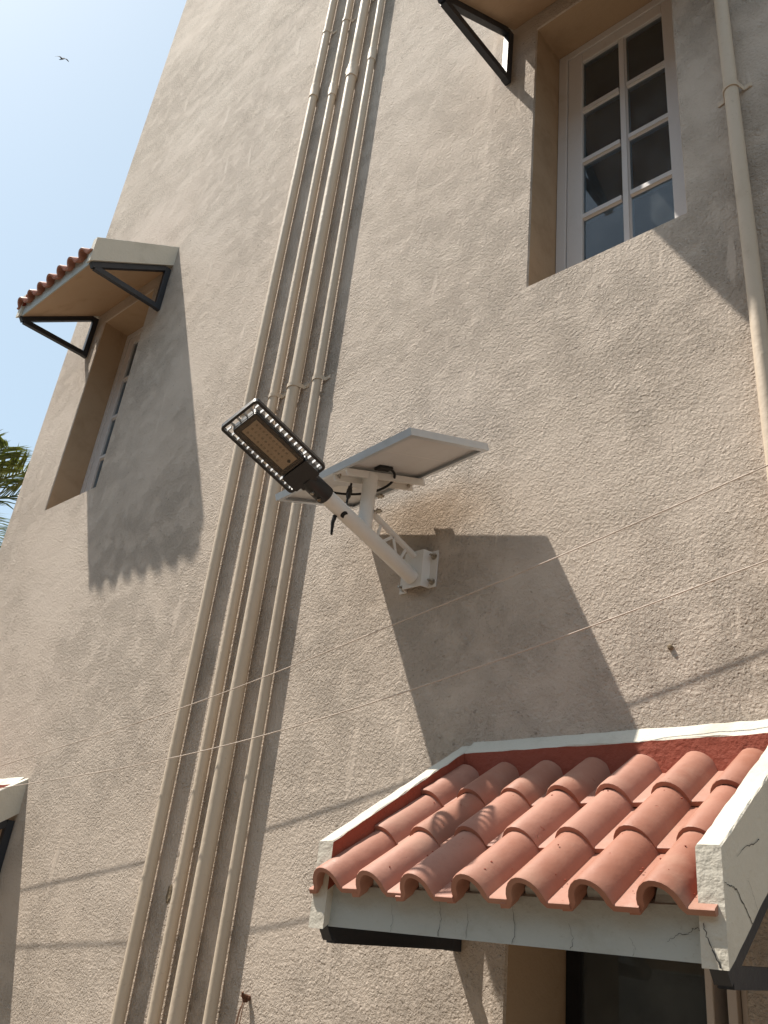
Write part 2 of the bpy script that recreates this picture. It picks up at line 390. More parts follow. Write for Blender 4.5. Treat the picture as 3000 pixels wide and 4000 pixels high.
def casement(h):
    x0, x1, z0, z1 = h; yf = .20
    bm = bmesh.new()
    fw = .049
    e = .002
    add_box(bm, x0 + e, x0 + fw, yf, yf + .07, z0 + e, z1 - e, .002); add_box(bm, x1 - fw, x1 - e, yf, yf + .07, z0 + e, z1 - e, .002)
    add_box(bm, x0 + fw + e, x1 - fw - e, yf + .001, yf + .069, z1 - fw, z1 - e, .002); add_box(bm, x0 + fw + e, x1 - fw - e, yf + .001, yf + .069, z0 + e, z0 + fw, .002)
    win = obj('window', bm, 'frame_white', house)
    X0, X1, Z0, Z1 = x0 + fw + .002, x1 - fw - .002, z0 + fw + .002, z1 - fw - .002
    st = .076; ys = yf + .006
    bm = bmesh.new()
    add_box(bm, X0, X0 + st, ys, ys + .045, Z0, Z1, .003); add_box(bm, X1 - st, X1, ys, ys + .045, Z0, Z1, .003)
    add_box(bm, X0 + st, X1 - st, ys + .001, ys + .044, Z1 - .07, Z1, .003); add_box(bm, X0 + st, X1 - st, ys + .001, ys + .044, Z0, Z0 + .09, .003)
    obj('sash', bm, 'frame_white', win)
    gx0, gx1, gz0, gz1 = X0 + st, X1 - st, Z0 + .09, Z1 - .07
    cx = (gx0 + gx1) / 2
    def prof(c, vertical):                                 # a small moulded bar
        b, t, yb, ya = .020, .012, ys + .042, ys + .004
        return [(c - b, yb), (c - b, ya + .014), (c - t, ya + .005), (c - t, ya), (c + t, ya), (c + t, ya + .005), (c + b, ya + .014), (c + b, yb)]
    bm = bmesh.new(); add_prism(bm, prof(cx, True), 2, gz0, gz1); obj('glazing_bar', bm, 'frame_white', win)
    rows = [gz0 + (gz1 - gz0) * k / 4 for k in range(5)]
    for k in (1, 2, 3):
        for a, b in ((gx0, cx - .0205), (cx + .0205, gx1)):
            bm = bmesh.new(); add_prism(bm, [(y, z) for z, y in prof(rows[k], False)], 0, a, b); obj('glazing_bar', bm, 'frame_white', win)
    for k in range(4):
        for a, b in ((gx0 - .004, cx - .018), (cx + .018, gx1 + .004)):
            z_a = rows[k] + (.018 if k else -.004); z_b = rows[k + 1] - (.018 if k < 3 else -.004)
            obj('pane', box(a, b, ys + .017, ys + .021, z_a, z_b), 'glass', win)
    # curtain hung behind the glass
    bm = bmesh.new(); n = 60; prev = None
    for i in range(n + 1):
        x = x0 + .003 + (x1 - x0 - .006) * i / n; y = .33 + .012 * math.sin(i * 1.1) + .006 * math.sin(i * 2.7)
        cur = (bm.verts.new((x, y, z0 + .003)), bm.verts.new((x, y, z1 - .003)))
        if prev: bm.faces.new((prev[0], cur[0], cur[1], prev[1]))
        prev = cur
    obj('curtain', bm, 'curtain', win, smooth=True)
    return win
casement(UR); casement(UL)
def lower_window(h):
    x0, x1, z0, z1 = h
    bm = bmesh.new(); e = .002
    # white frame: right-hand stiles, head and sill; set deep in the reveal
    add_box(bm, x1 - .115, x1 - .09, .18, .25, z0 + e, z1 - e, .002); add_box(bm, x1 - .165, x1 - .145, .17, .26, z0 + e, z1 - e, .002)
    add_box(bm, x1 - .088, x1 - e, .20, .27, z0 + e, z1 - e, .002)
    add_box(bm, x0 + e, x1 - .09, .27, .33, z1 - .05, z1 - e, .002)
    win = obj('window', bm, 'frame_white', house)
    bm = bmesh.new()
    add_box(bm, x0 + e, x0 + .05, .305, .345, z0 + e, z1 - .06, .002); add_box(bm, x1 - .21, x1 - .17, .295, .335, z0 + e, z1 - .06, .002)
    add_box(bm, x0 + .052, x1 - .212, .31, .34, z1 - .11, z1 - .062, .002)
    obj('sash', bm, 'dark_room', win)
    obj('pane', box(x0 + .045, x1 - .205, .318, .324, z0 + .01, z1 - .105), 'glass', win)
    obj('back_panel', box(x0 + .003, x1 - .003, .39, .40, z0 + .003, z1 - .003), 'dark_room', win)
lower_window(LR); lower_window(LL)

# oval of lost plaster next to the second pipe, and a speck of a wall plug
def blob(cx, cz, rx, rz, d, seed, n=18):
    rnd = random.Random(seed); bm = bmesh.new()
    ring = [];
    for k in range(n):
        a = 2 * math.pi * k / n; f = 1 + rnd.uniform(-.18, .18)
        ring.append((cx + rx * f * math.cos(a), cz + rz * f * math.sin(a)))
    o = [bm.verts.new((x, -.0012, z)) for x, z in ring]
    i_ = [bm.verts.new((cx + (x - cx) * .75, -d, cz + (z - cz) * .75)) for x, z in ring]
    c = bm.verts.new((cx, -d * .6, cz))
    for k in range(n):
        j = (k + 1) % n
        bm.faces.new((o[k], o[j], i_[j], i_[k])); bm.faces.new((i_[k], i_[j], c))
    return bm
obj('plaster_patch', blob(-3.083, 1.71, .016, .036, .0025, 3), 'patch', house)

# ------------------------------------------------------------------ canopies
TH = math.atan(.69)
SLOPE_P = math.cos(TH); SLOPE_Z = -math.sin(TH)
def tile_mesh():
    """one roll tile; local x across, y up the slope (0 = front edge), z normal. top of the pan at z = 0 at the front"""
    top = [(-.020, -.007), (-.004, -.007), (0, 0), (.0008, .013), (.005, .0255), (.013, .0370), (.024, .0455), (.036, .0490), (.048, .0485), (.059, .0455),
           (.069, .0400), (.0775, .0325), (.0845, .0235), (.0900, .0130), (.0940, .0030), (.0955, 0), (.108, 0), (.1455, 0)]
    th = .014
    bot = []
    for i, (x, z) in enumerate(top):
        a = Vector(top[max(i - 1, 0)]); b = Vector(top[min(i + 1, len(top) - 1)]); d = (b - a).normalized()
        bot.append((x + d.y * th, z - d.x * th))
    bm = bmesh.new(); L = .262; ys = (0, .0035, L)
    rows_t = []; rows_b = []
    for j, y in enumerate(ys):
        sh = .0022 if j == 0 else 0                         # rounded front lip
        rows_t.append([bm.verts.new((x, y, z - sh)) for x, z in top]); rows_b.append([bm.verts.new((x, y, z + sh * .5)) for x, z in bot])
    for rows, fl in ((rows_t, False), (rows_b, True)):
        for a, b in zip(rows, rows[1:]):
            for i in range(len(top) - 1):
                q = (a[i], a[i + 1], b[i + 1], b[i]); bm.faces.new(q[::-1] if fl else q)
    for rt, rb in ((rows_t[0], rows_b[0]), (rows_t[-1], rows_b[-1])):
        for i in range(len(top) - 1): bm.faces.new((rt[i], rt[i + 1], rb[i + 1], rb[i]))
    for i in (0, len(top) - 1):
        for a in range(len(ys) - 1): bm.faces.new((rows_t[a][i], rows_t[a + 1][i], rows_b[a + 1][i], rows_b[a][i]))
    bmesh.ops.recalc_face_normals(bm, faces=bm.faces)
    me = bpy.data.meshes.new('tile'); bm.to_mesh(me); bm.free(); me.materials.append(MAT['tile'])
    for f in me.polygons: f.use_smooth = True
    me.set_sharp_from_angle(angle=R(42))
    return me
TILE = tile_mesh()
RW = .048                                                    # rim width
PF = .567                                                    # how far the canopy stands out from the wall
def wav(a, b, n, amp, seed):
    rnd = random.Random(seed)
    return [(a + (b - a) * i / n, rnd.uniform(-amp, amp)) for i in range(n + 1)]
def rim_board(x0, x1, seed, inner):
    """side board, profile in (y,z); the inside face is painted red with an uneven line"""
    bm = bmesh.new()
    prof = [(0, 0), (0, -.176), (-PF, -.570), (-PF, -.368)]
    n = 22; rnd = random.Random(seed)
    secs = []
    for i in range(n + 1):
        t = i / n; y = -PF * t
        zt = -.368 * t; zb = -.176 + (-.570 + .176) * t; zm = max(-.092 - .69 * PF * t, zb + .01)
        j = lambda a=.0014: rnd.uniform(-a, a)
        xa, xb = x0 + j(.0008), x1 + j(.0008)
        if inner == 'R': xb += j(.0022)
        else: xa += j(.0022)
        secs.append([bm.verts.new((xa, y, zb)), bm.verts.new((xa, y, zt - .003 + j())), bm.verts.new((xa + .003, y, zt + j())), bm.verts.new((xb - .003, y, zt + j())), bm.verts.new((xb, y, zt - .003 + j())), bm.verts.new((xb, y, zm)), bm.verts.new((xb, y, zb)), bm.verts.new((xa, y, zm))])
    red = 4 if inner == 'R' else 0
    loop = (7, 1, 2, 3, 4, 5, 6, 0)                         # xa mid, xa top, cap, cap, xb top, xb mid, xb bottom, xa bottom
    red = 4 if inner == 'R' else 0
    for a, b in zip(secs, secs[1:]):
        for k in range(8):
            p, q = loop[k], loop[(k + 1) % 8]
            f = bm.faces.new((a[p], a[q], b[q], b[p])); f.material_index = 1 if k == red else 0
    bm.faces.new([secs[0][k] for k in loop]); bm.faces.new([secs[-1][k] for k in loop[::-1]])
    return bm
def crack(pts, w, face, seed):
    """jagged dark line in the paint: a thin ribbon along 2-D points on a plane"""
    rnd = random.Random(seed); bm = bmesh.new(); prev = None; P = []
    for (a, b) in zip(pts, pts[1:]):
        for k in range(6): P.append((a[0] + (b[0] - a[0]) * k / 6 + rnd.uniform(-.0022, .0022), a[1] + (b[1] - a[1]) * k / 6 + rnd.uniform(-.0022, .0022)))
    P.append(pts[-1])
    for i, (u, v) in enumerate(P):
        a = P[max(i - 1, 0)]; b = P[min(i + 1, len(P) - 1)]; d = Vector((b[0] - a[0], b[1] - a[1])).normalized()
        ww = w * rnd.uniform(.35, .9) * (1 - .7 * i / len(P)); nx, nz = -d.y * ww / 2, d.x * ww / 2
        cur = (bm.verts.new(face(u - nx, v - nz)), bm.verts.new(face(u + nx, v + nz)))
        if prev: bm.faces.new((prev[0], cur[0], cur[1], prev[1]))
        prev = cur
    return bm
def canopy(name, label, xl, xr, z, cracked=False, seed=1, group=None):
    """xl..xr outer ends, z height of the rim where it meets the wall"""
    rnd = random.Random(seed); xc = (xl + xr) / 2; t = thing(name, label, 'canopy', (xc, 0, z), group)
    a, b = xl - xc, xr - xc
    obj('rim', rim_board(a, a + RW, seed, 'R'), ['cream', 'bed'], t)
    obj('rim', rim_board(b - RW, b, seed + 1, 'L'), ['cream', 'bed'], t)
    # rim along the wall
    bm = bmesh.new(); n = 26; secs = []
    for i in range(n + 1):
        x = a + RW + .0005 + (b - a - 2 * RW - .001) * i / n; j = lambda q=.0015: rnd.uniform(-q, q)
        secs.append([bm.verts.new((x, -.0005, .010 + j())), bm.verts.new((x, -.044 + j(.003), -.032 + j())), bm.verts.new((x, -.047 + j(.002), -.036 + j())), bm.verts.new((x, -.047, -.15)), bm.verts.new((x, -.0005, -.12))])
    for p, q in zip(secs, secs[1:]):
        for k in range(5):
            f = bm.faces.new((p[k], p[(k + 1) % 5], q[(k + 1) % 5], q[k])); f.material_index = 1 if k == 2 else 0
    obj('rim', bm, ['cream', 'bed'], t)
    # sloping slab: painted soffit below, red bed above, faded fascia in front
    bm = bmesh.new()
    x0, x1 = a + RW - .004, b - RW + .004
    pr = [(-.0005, -.1775), (-.0005, -.125), (-.520, -.125 - .69 * .520), (-.522, -.454), (-.546, -.470), (-.547, -.5625), (-.537, -.5565)]
    fs = add_prism(bm, [(y, zz) for y, zz in pr], 0, x0, x1)
    bm.normal_update()
    for f in bm.faces:
        c = f.calc_center_median(); nz = f.normal
        ys = [v.co.y for v in f.verts]
        if max(ys) < -.519: f.material_index = 2
        elif c.z > -.125 - .69 * -c.y - .004: f.material_index = 1
    obj('slab', bm, ['soffit', 'bed', 'fascia'], t)
    # tiles, seven rolls by three courses
    s_front = .586
    sp = (b - a - .030 - .1455) / 6; x_first = a + .018
    for col in range(7):
        for row in range(3):
            o = bpy.data.objects.new('tile', TILE); C.objects.link(o); o.parent = t
            p_ = s_front - .187 * row + rnd.uniform(-.003, .003)
            zz = -.075 - .69 * p_ + rnd.uniform(-.0015, .0015)
            o.location = (x_first + col * sp + rnd.uniform(-.0012, .0012), -p_, zz)
            o.rotation_euler = (TH - R(3.6) + R(rnd.uniform(-.3, .3)), R(rnd.uniform(-.5, .5)), R(rnd.uniform(-.6, .6)))
            if row == 2: o.scale = (1, .80, 1)
    # crumbs of mortar and grit caught along the laps
    bm = bmesh.new()
    for k in range(150):
        row = rnd.choice((1, 1, 2, 2, 0)); xx = rnd.uniform(a + .05, b - .05); u_ = ((xx - x_first) % sp)
        pr_ = [(0, 0), (.013, .037), (.036, .049), (.059, .0455), (.0775, .032), (.0945, .0045), (.1455, 0)]
        zn = 0
        for (q0, w0), (q1, w1) in zip(pr_, pr_[1:]):
            if q0 <= u_ <= q1: zn = w0 + (w1 - w0) * (u_ - q0) / (q1 - q0)
        if zn > .03 and rnd.random() < .5: continue
        p_ = s_front - .187 * row + (abs(rnd.gauss(0, .010)) + .002 if row else -rnd.uniform(.02, .15))
        if row == 0: zt_ = -.075 - .69 * p_ - math.tan(R(3.6)) * (s_front - p_) * 0.9
        else: zt_ = -.075 - .69 * p_ - .0165
        c_ = Vector((xx, -p_ - zn * math.sin(TH), zt_ + zn * math.cos(TH) + .0008)); r_ = rnd.uniform(.0012, .0036)
        vs_ = [bm.verts.new(c_ + Vector(d_) * (r_ * rnd.uniform(.6, 1.3))) for d_ in ((1, 0, 0), (-1, 0, 0), (0, 1, 0), (0, -1, 0), (0, 0, .8), (0, 0, -.8))]
        for f_ in ((0, 2, 4), (2, 1, 4), (1, 3, 4), (3, 0, 4), (2, 0, 5), (1, 2, 5), (3, 1, 5), (0, 3, 5)): bm.faces.new([vs_[q] for q in f_])
    cr = obj('mortar_crumbs', bm, 'bed', t); cr['kind'] = 'stuff'
    # mortar plugs under the rolls at the eave
    for col in range(7):
        bm = bmesh.new(); cx = x_first + .046 + col * sp
        prof = [(cx + .033 * math.cos(math.pi * k / 8), -.024 + .046 * math.sin(math.pi * k / 8) * rnd.uniform(.9, 1.03)) for k in range(9)]
        p0 = .538
        A = [bm.verts.new((x, -p0 - (zz + .024) * .25 + rnd.uniform(-.004, .004), -.075 - .69 * p0 + zz)) for x, zz in prof]
        B = [bm.verts.new((x, -p0 + .06, -.075 - .69 * (p0 - .06) + zz)) for x, zz in prof]
        for k in range(8): bm.faces.new((A[k], A[k + 1], B[k + 1], B[k]))
        bm.faces.new(A)
        obj('mortar_plug', bm, 'fascia', t)
    # steel brackets
    for xb in (a + .030, b - .030):
        bm = bmesh.new(); w = .034; h = .040
        X = lambda y, zz: Vector((xb, y, zz))
        add_bar(bm, X(-.021, -.582), X(-.021, -.212), w, h, bev=.002)
        add_bar(bm, X(-.0415, -.2245), X(-.538, -.577), w - .002, h)
        add_bar(bm, X(-.0415, -.561), X(-.515, -.579), w - .004, h * .95)
        obj('bracket', bm, 'steel_black', t)
    if cracked:
        fx = lambda u, v: (u, -.5485, max(v, -.561))
        for k, (u, top, bt, w) in enumerate(((-.27, -.50, -.566, .0012), (-.13, -.487, -.566, .0020), (-.055, -.49, -.566, .0014), (.065, -.485, -.566, .0019), (.20, -.515, -.566, .0016), (.33, -.53, -.566, .0010))):
            obj('crack', crack([(u, bt), (u + .006, (top + bt) / 2), (u - .004, top)], w, fx, k + 5), 'crack', t, recalc=False)
        obj('crack', crack([(.515 - .008, -.566), (.488, -.53), (.476, -.495), (.470, -.475)], .0045, lambda u, v: (u, -.5705, v) if u > .4775 else (u, -.5490, max(v, -.561)), 31), 'crack', t, recalc=False)
        obj('crack', crack([(.470, -.515), (.455, -.505), (.44, -.515), (.42, -.52), (.40, -.532)], .0022, fx, 32), 'crack', t, recalc=False)
        sx = lambda u, v: (b + .0016, u, v)
        obj('crack', crack([(-.450, -.488), (-.48, -.462), (-.515, -.435), (-.545, -.432), (-.5655, -.430)], .0052, sx, 33), 'crack', t, recalc=False)
        obj('crack', crack([(-.38, -.33), (-.42, -.345), (-.46, -.355), (-.50, -.378)], .0030, sx, 34), 'crack', t, recalc=False)
        obj('crack', crack([(-.42, -.462), (-.44, -.43), (-.455, -.41)], .0014, sx, 35), 'crack', t, recalc=False)
    return t
G = 'tiled canopies over the windows'
canopy('window_canopy', 'nearest terracotta tiled window canopy with cracked white fascia, below the solar lamp', -1.690, -.652, 2.201, True, 11, G)
canopy('window_canopy', 'tiled canopy jutting against the sky over the narrow window near the wall corner', -5.545, -4.530, 5.948, False, 23, G)
canopy('window_canopy', 'canopy above the eight-pane window, only its left bracket and soffit showing', -1.690, -.652, 5.948, False, 37, G)
canopy('window_canopy', 'canopy cut off by the left picture edge, under the two thin wires', -5.545, -4.512, 2.203, False, 41, G)

# ------------------------------------------------------------------ pipes
def pipe_run(name, label, xb, xt, rad, couplings, clamps, seed, zb=-.05, zt=10.5, group='pipes running up the wall'):
    g = .0068; y = -(rad + g); rnd = random.Random(seed)
    t = thing(name, label, 'pipe', ((xb + xt) / 2, 0, 0), group); xc = (xb + xt) / 2
    X = lambda z: xb + (xt - xb) * (z - 1.25) / 6.1 - xc
    pts = []; n = 60
    for i in range(n + 1):
        z = zb + (zt - zb) * i / n
        pts.append((X(z) + .0022 * noise.noise((seed, z * 1.3, 0)), y + .0012 * noise.noise((seed + 9, z * 1.3, 0)), z))
    obj('pipe', tube(pts, rad, 20), 'pipe', t, smooth='auto')
    for z in couplings:
        bm = bmesh.new(); r2 = rad * 1.17
        zs = [(-.062, rad * 1.02), (-.060, r2 * 1.03), (-.048, r2 * 1.03), (-.046, r2), (.044, r2), (.050, r2 * .98), (.056, rad * 1.02)]
        add_tube(bm, [(X(z), y + .001, z + a) for a, _ in zs], [r for _, r in zs], 20)
        obj('coupling', bm, 'pipe', t, smooth='auto')
        # moulded lug on the socket
        obj('lug', box(X(z) - r2 * .90, X(z) - r2 * .60, y - r2 * .80, y - r2 * .5, z - .03, z + .03, .003), 'pipe', t)
    for z in clamps:
        bm = bmesh.new(); wz = .011; r1 = rad + .0012; r2 = rad + .0045; prev = None
        path = [(-(rad + .036), -.0008), (-(rad + .010), -.004)]
        for k in range(13):
            a = math.pi - math.pi * k / 12; path.append(None if False else (r1 * math.cos(a), y - r1 * math.sin(a)))
        path += [(rad + .010, -.004), (rad + .040, -.0008)]
        for i, (px, py) in enumerate(path):
            a = Vector(path[max(i - 1, 0)]); b = Vector(path[min(i + 1, len(path) - 1)]); d = (b - a).normalized()
            nx, ny = d.y * .003, -d.x * .003
            dz = .012 * (px / rad) * .35
            cur = [bm.verts.new((X(z) + px, py, z - wz + dz)), bm.verts.new((X(z) + px, py, z + wz + dz)), bm.verts.new((X(z) + px + nx, py + ny, z + wz + dz)), bm.verts.new((X(z) + px + nx, py + ny, z - wz + dz))]
            if prev:
                for k in range(4): bm.faces.new((prev[k], prev[(k + 1) % 4], cur[(k + 1) % 4], cur[k]))
            else: bm.faces.new(cur)
            prev = cur
        bm.faces.new(prev[::-1])
        add_tube(bm, [(X(z) + rad + .030, -.002, z + .005), (X(z) + rad + .030, -.007, z + .005)], .005, 8)
        obj('clamp', bm, 'pipe', t)
    return t
pipe_run('drain_pipe', 'leftmost beige pipe of the four running side by side', -3.2000, -3.2115, .0256, (6.534,), (7.136, 3.99), 1)
pipe_run('drain_pipe', 'second beige pipe from the left of the four, dark paint chip near top', -2.9822, -3.0218, .0232, (6.393,), (7.092, 4.029), 2)
pipe_run('drain_pipe', 'third and thickest beige pipe of the four', -2.8415, -2.8440, .0305, (6.418,), (7.141, 4.023), 3)
pipe_run('drain_pipe', 'rightmost beige pipe of the four, its shadow on open wall', -2.6700, -2.6945, .0216, (6.462,), (7.3, 4.012), 4)
pipe_run('drain_pipe', 'single beige pipe right of the eight-pane window', -.6420, -.6400, .0246, (), (4.471,), 5, zb=2.215)

# dark chip in the paint of the second pipe
p2 = [o for o in C.objects if o.name.startswith('drain_pipe') and 'second' in o.get('label', '')][0]
bm = bmesh.new(); rnd = random.Random(4); cx_ = -3.0200 - p2.location.x; rr = .0238
rowsv = []
for i in range(6):
    w_ = .32 * math.sin(math.pi * (i + .6) / 6.4)
    rowsv.append([bm.verts.new((cx_ + rr * math.cos(t_a), -(.0232 + .0068) - rr * math.sin(t_a), 6.72 + .016 * i + rnd.uniform(-.003, .003))) for t_a in [.63 + .09 * i - w_ + 2 * w_ * k / 4 + rnd.uniform(-.05, .05) for k in range(5)]])
for ra, rb in zip(rowsv, rowsv[1:]):
    for k in range(4): bm.faces.new((ra[k], ra[k + 1], rb[k + 1], rb[k]))
obj('paint_chip', bm, 'steel_black', p2)

# ------------------------------------------------------------------ solar street lamp
lamp = thing('solar_street_lamp', 'white wall-mounted solar street lamp with black lamp head and tilted panel', 'street lamp', (-1.935, 0, 2.85))
def to_l(v): return Vector(v) - Vector((-1.935, 0, 2.85))
def W3(x, y, z): return Vector((x, y - 2.2, z + 1.6))          # survey frame -> world
# hat-section wall plate
bm = bmesh.new()
pr = [(-.086, -.001), (-.050, -.001), (-.040, -.034), (.040, -.034), (.050, -.001), (.086, -.001), (.086, -.006), (.054, -.006), (.044, -.039), (-.044, -.039), (-.054, -.006), (-.086, -.006)]
add_prism(bm, pr, 2, -.072, .072)
plate = obj('wall_plate', bm, 'lamp_white', lamp, loc=(0, 0, .002))
for bx, bz in ((-.070, -.052), (-.070, .048), (.070, -.052), (.070, .048)):
    bm = bmesh.new()
    add_tube(bm, [(bx, -.005, bz), (bx, -.032, bz)], .0045, 8)
    add_tube(bm, [(bx, -.006, bz), (bx, -.0085, bz)], .0125, 14)
    add_tube(bm, [(bx, -.0086, bz), (bx, -.0175, bz)], .0095, 6)
    obj('bolt', bm, 'steel', plate)
# pole
a0 = to_l(W3(-1.935, 2.1781, 1.2139)); AX = Vector((0, -.971, .2392)).normalized()
PR = .0272
pole = obj('pole', tube([a0 + AX * s for s in (.018, .2, .35, .53)], PR, 28), 'lamp_white', lamp, smooth='auto')
# weld bead where the pole meets the plate
bm = bmesh.new()
base_c = a0 + AX * .025
# upright post under the panel, joined to the pole
post = obj('post', tube([to_l(W3(-1.937, 1.888, 1.300)), to_l(W3(-1.937, 1.888, 1.512))], .0265, 26), 'lamp_white', lamp, smooth='auto')
for zz in (1.372, 1.432):
    bm = bmesh.new(); c = to_l(W3(-1.915, 1.904, zz)); d = Vector((.80, .6, 0)).normalized()
    add_tube(bm, [c, c + d * .030], .0042, 8); add_tube(bm, [c + d * .008, c + d * .012], .0105, 12); add_tube(bm, [c + d * .0125, c + d * .024], .0088, 6)
    obj('bolt', bm, 'steel', post)
# lattice brace above the pole
t0 = to_l(W3(-1.935, 1.915, 1.373)); t1 = to_l(W3(-1.935, 2.163, 1.306))
bm = bmesh.new(); add_tube(bm, [t0, t1], .0112, 14)
brace = obj('brace', bm, 'lamp_white', lamp, smooth='auto')
def on_pole(f): return a0 + AX * (.30 - .29 * f) + Vector((0, .239, .971)) * PR * .7
def on_bar(f): return t0.lerp(t1, f) - Vector((0, .25, .97)) * .008
zig = [(on_bar(.22), on_pole(.22)), (on_pole(.30), on_bar(.50)), (on_bar(.50), on_pole(.62)), (on_pole(.68), on_bar(.80))]
for p, q in zig:
    bm = bmesh.new(); add_bar(bm, p, q, .004, .011); obj('lattice_strut', bm, 'lamp_white', brace)
# lamp head in its own frame: x across, y along the pole, z up
u0 = Vector((1, 0, 0)); v0 = AX.cross(u0); th = R(26.9)
U = (u0 * math.cos(th) + v0 * math.sin(th)).normalized(); NN = AX.cross(U).normalized()
HM = Matrix(((U.x, AX.x, NN.x, a0.x), (U.y, AX.y, NN.y, a0.y), (U.z, AX.z, NN.z, a0.z), (0, 0, 0, 1)))
def head_obj(name, bm, mat, parent=None, smooth=False):
    o = obj(name, bm, mat, parent if parent is not None else lamp, smooth)
    if parent is None: o.matrix_local = HM
    return o
S0, S1, HW = .593, .928, .0785
def rounded_rect(x0, x1, y0, y1, r, n=5):
    pts = []
    for cx, cy, a in ((x1 - r, y1 - r, 0), (x0 + r, y1 - r, 90), (x0 + r, y0 + r, 180), (x1 - r, y0 + r, 270)):
        for k in range(n + 1):
            t = R(a + 90 * k / n); pts.append((cx + r * math.cos(t), cy + r * math.sin(t)))
    return pts
bm = bmesh.new()
o_ = rounded_rect(-HW, HW, S0, S1, .014); i_ = rounded_rect(-HW + .009, HW - .009, S0 + .009, S1 - .009, .006)
lay = []
for pts, zz in ((o_, -.009), (o_, .009), (i_, .009), (i_, -.009)):
    lay.append([bm.verts.new((x, y, zz)) for x, y in pts])
nn = len(o_)
for a, b in ((0, 1), (1, 2), (2, 3), (3, 0)):
    for k in range(nn): bm.faces.new((lay[a][k], lay[a][(k + 1) % nn], lay[b][(k + 1) % nn], lay[b][k]))
bmesh.ops.bevel(bm, geom=[e for e in bm.edges if abs(e.verts[0].co.z - e.verts[1].co.z) < 1e-6 and e.is_manifold and e.calc_face_angle(0) > 1], offset=.0015, segments=2, affect='EDGES')
head = head_obj('lamp_head', bm, 'black', None, 'auto')
# heat-sink body
BW = .052
bm = bmesh.new(); add_prism(bm, rounded_rect(-BW, BW, S0 + .075, S1 - .027, .012), 2, -.012, .008)
head_obj('heat_sink', bm, 'black', head, 'auto')
bm = bmesh.new()
add_prism(bm, rounded_rect(-BW, BW, S0 + .004, S0 + .0745, .006), 2, -.026, .010)
head_obj('driver_box', bm, 'black', head, 'auto')
rib_y = [S0 + .016 + k * .0225 for k in range(14)]
for sgn in (-1, 1):
    for y in rib_y:
        bm = bmesh.new(); xa, xb = sorted((sgn * (BW - .001), sgn * (HW - .008)))
        add_box(bm, xa, xb, y, y + .0036, -.005, .009)
        head_obj('rib', bm, 'rib_sunlit', head)
for x in (-.040, -.0135, .0135, .040):
    bm = bmesh.new(); add_box(bm, x - .0022, x + .0022, S1 - .029, S1 - .008, -.005, .005); head_obj('rib', bm, 'rib_sunlit', head)
# led tray and cover
L0, L1 = S0 + .079, S1 - .031
bm = bmesh.new(); add_box(bm, -.031, .031, L0 + .014, L1 - .020, -.0150, -.0125)
head_obj('led_board', bm, 'board', head)
for c in range(3):
    for r_ in range(10):
        bm = bmesh.new(); x = (-.0195, 0, .0195)[c]; y = L0 + .052 + r_ * .0153 + .0
        add_tube(bm, [(x, y, -.0148), (x, y, -.0166), (x, y, -.0182)], [.0043, .0038, .0016], 10)
        head_obj('led', bm, 'led', head, 'auto')
bm = bmesh.new(); add_tube(bm, [(.006, L0 + .026, -.0148), (.006, L0 + .026, -.0185)], .0055, 12)
head_obj('sensor', bm, 'rubber', head, 'auto')
bm = bmesh.new(); add_prism(bm, rounded_rect(-.047, .047, L0, L1, .008), 2, -.0235, -.0205)
head_obj('lens_cover', bm, 'lens', head, 'auto')
bm = bmesh.new()
oo = rounded_rect(-.0505, .0505, L0 - .002, L1 + .003, .010); ii = rounded_rect(-.043, .043, L0 + .006, L1 - .006, .006)
A = [[bm.verts.new((x, y, z)) for x, y in pts] for pts, z in ((oo, -.0125), (oo, -.0205), (ii, -.0205), (ii, -.0125))]
for p in range(4):
    for k in range(len(oo)): bm.faces.new((A[p][k], A[p][(k + 1) % len(oo)], A[(p + 1) % 4][(k + 1) % len(oo)], A[(p + 1) % 4][k]))
head_obj('gasket', bm, 'black', head, 'auto')
# collar that clamps the pole
bm = bmesh.new(); add_tube(bm, [(0, s, 0) for s in (.505, .509, .585, .605)], [.0325, .0335, .0335, .030], 26)
collar = head_obj('collar', bm, 'black', None, 'auto')
bm = bmesh.new(); add_box(bm, -.034, .034, .580, .600, -.024, .020, .004); head_obj('collar_neck', bm, 'black', head)
for sx_, sy_ in ((.004, .527), (-.004, .562)):
    bm = bmesh.new()
    d = Vector((-.35, 0, -.94)).normalized(); c = Vector((d.x * .033, 0, d.z * .033)); c.y = sy_
    add_tube(bm, [c, c + d * .007], .0062, 12); add_tube(bm, [c + d * .0071, c + d * .0074], .0032, 6)
    o = head_obj('screw', bm, 'steel', collar)
# cable gland on the pole's underside with a hanging tab
bm = bmesh.new(); c = a0 + AX * .425; d = Vector((.62, .1, -.75)).normalized()
add_tube(bm, [c + d * .024, c + d * .0288], [.0135, .0125], 16)
obj('grommet', bm, 'rubber', lamp, 'auto')
bm = bmesh.new(); c2 = a0 + AX * .433 + Vector((-.012, -.005, -.026))
add_tube(bm, [c2, c2 + Vector((-.002, -.004, -.025)), c2 + Vector((-.001, -.003, -.070)), c2 + Vector((0, -.002, -.074))], [.008, .0065, .0042, .001], 8)
obj('hanging_tab', bm, 'rubber', lamp, 'auto')
# solar panel
PC = to_l(W3(-1.9544, 1.9432, 1.5577))
def rot3(yaw, tilt, roll):
    return Matrix.Rotation(yaw, 3, 'Z') @ Matrix.Rotation(tilt, 3, 'X') @ Matrix.Rotation(roll, 3, 'Y')
PM = Matrix.Translation(PC) @ rot3(R(-4.15), R(19.23), R(-1.73)).to_4x4()
PW, PH = .7206 / 2, .4064 / 2
bm = bmesh.new(); fwid = .020; t_ = .013
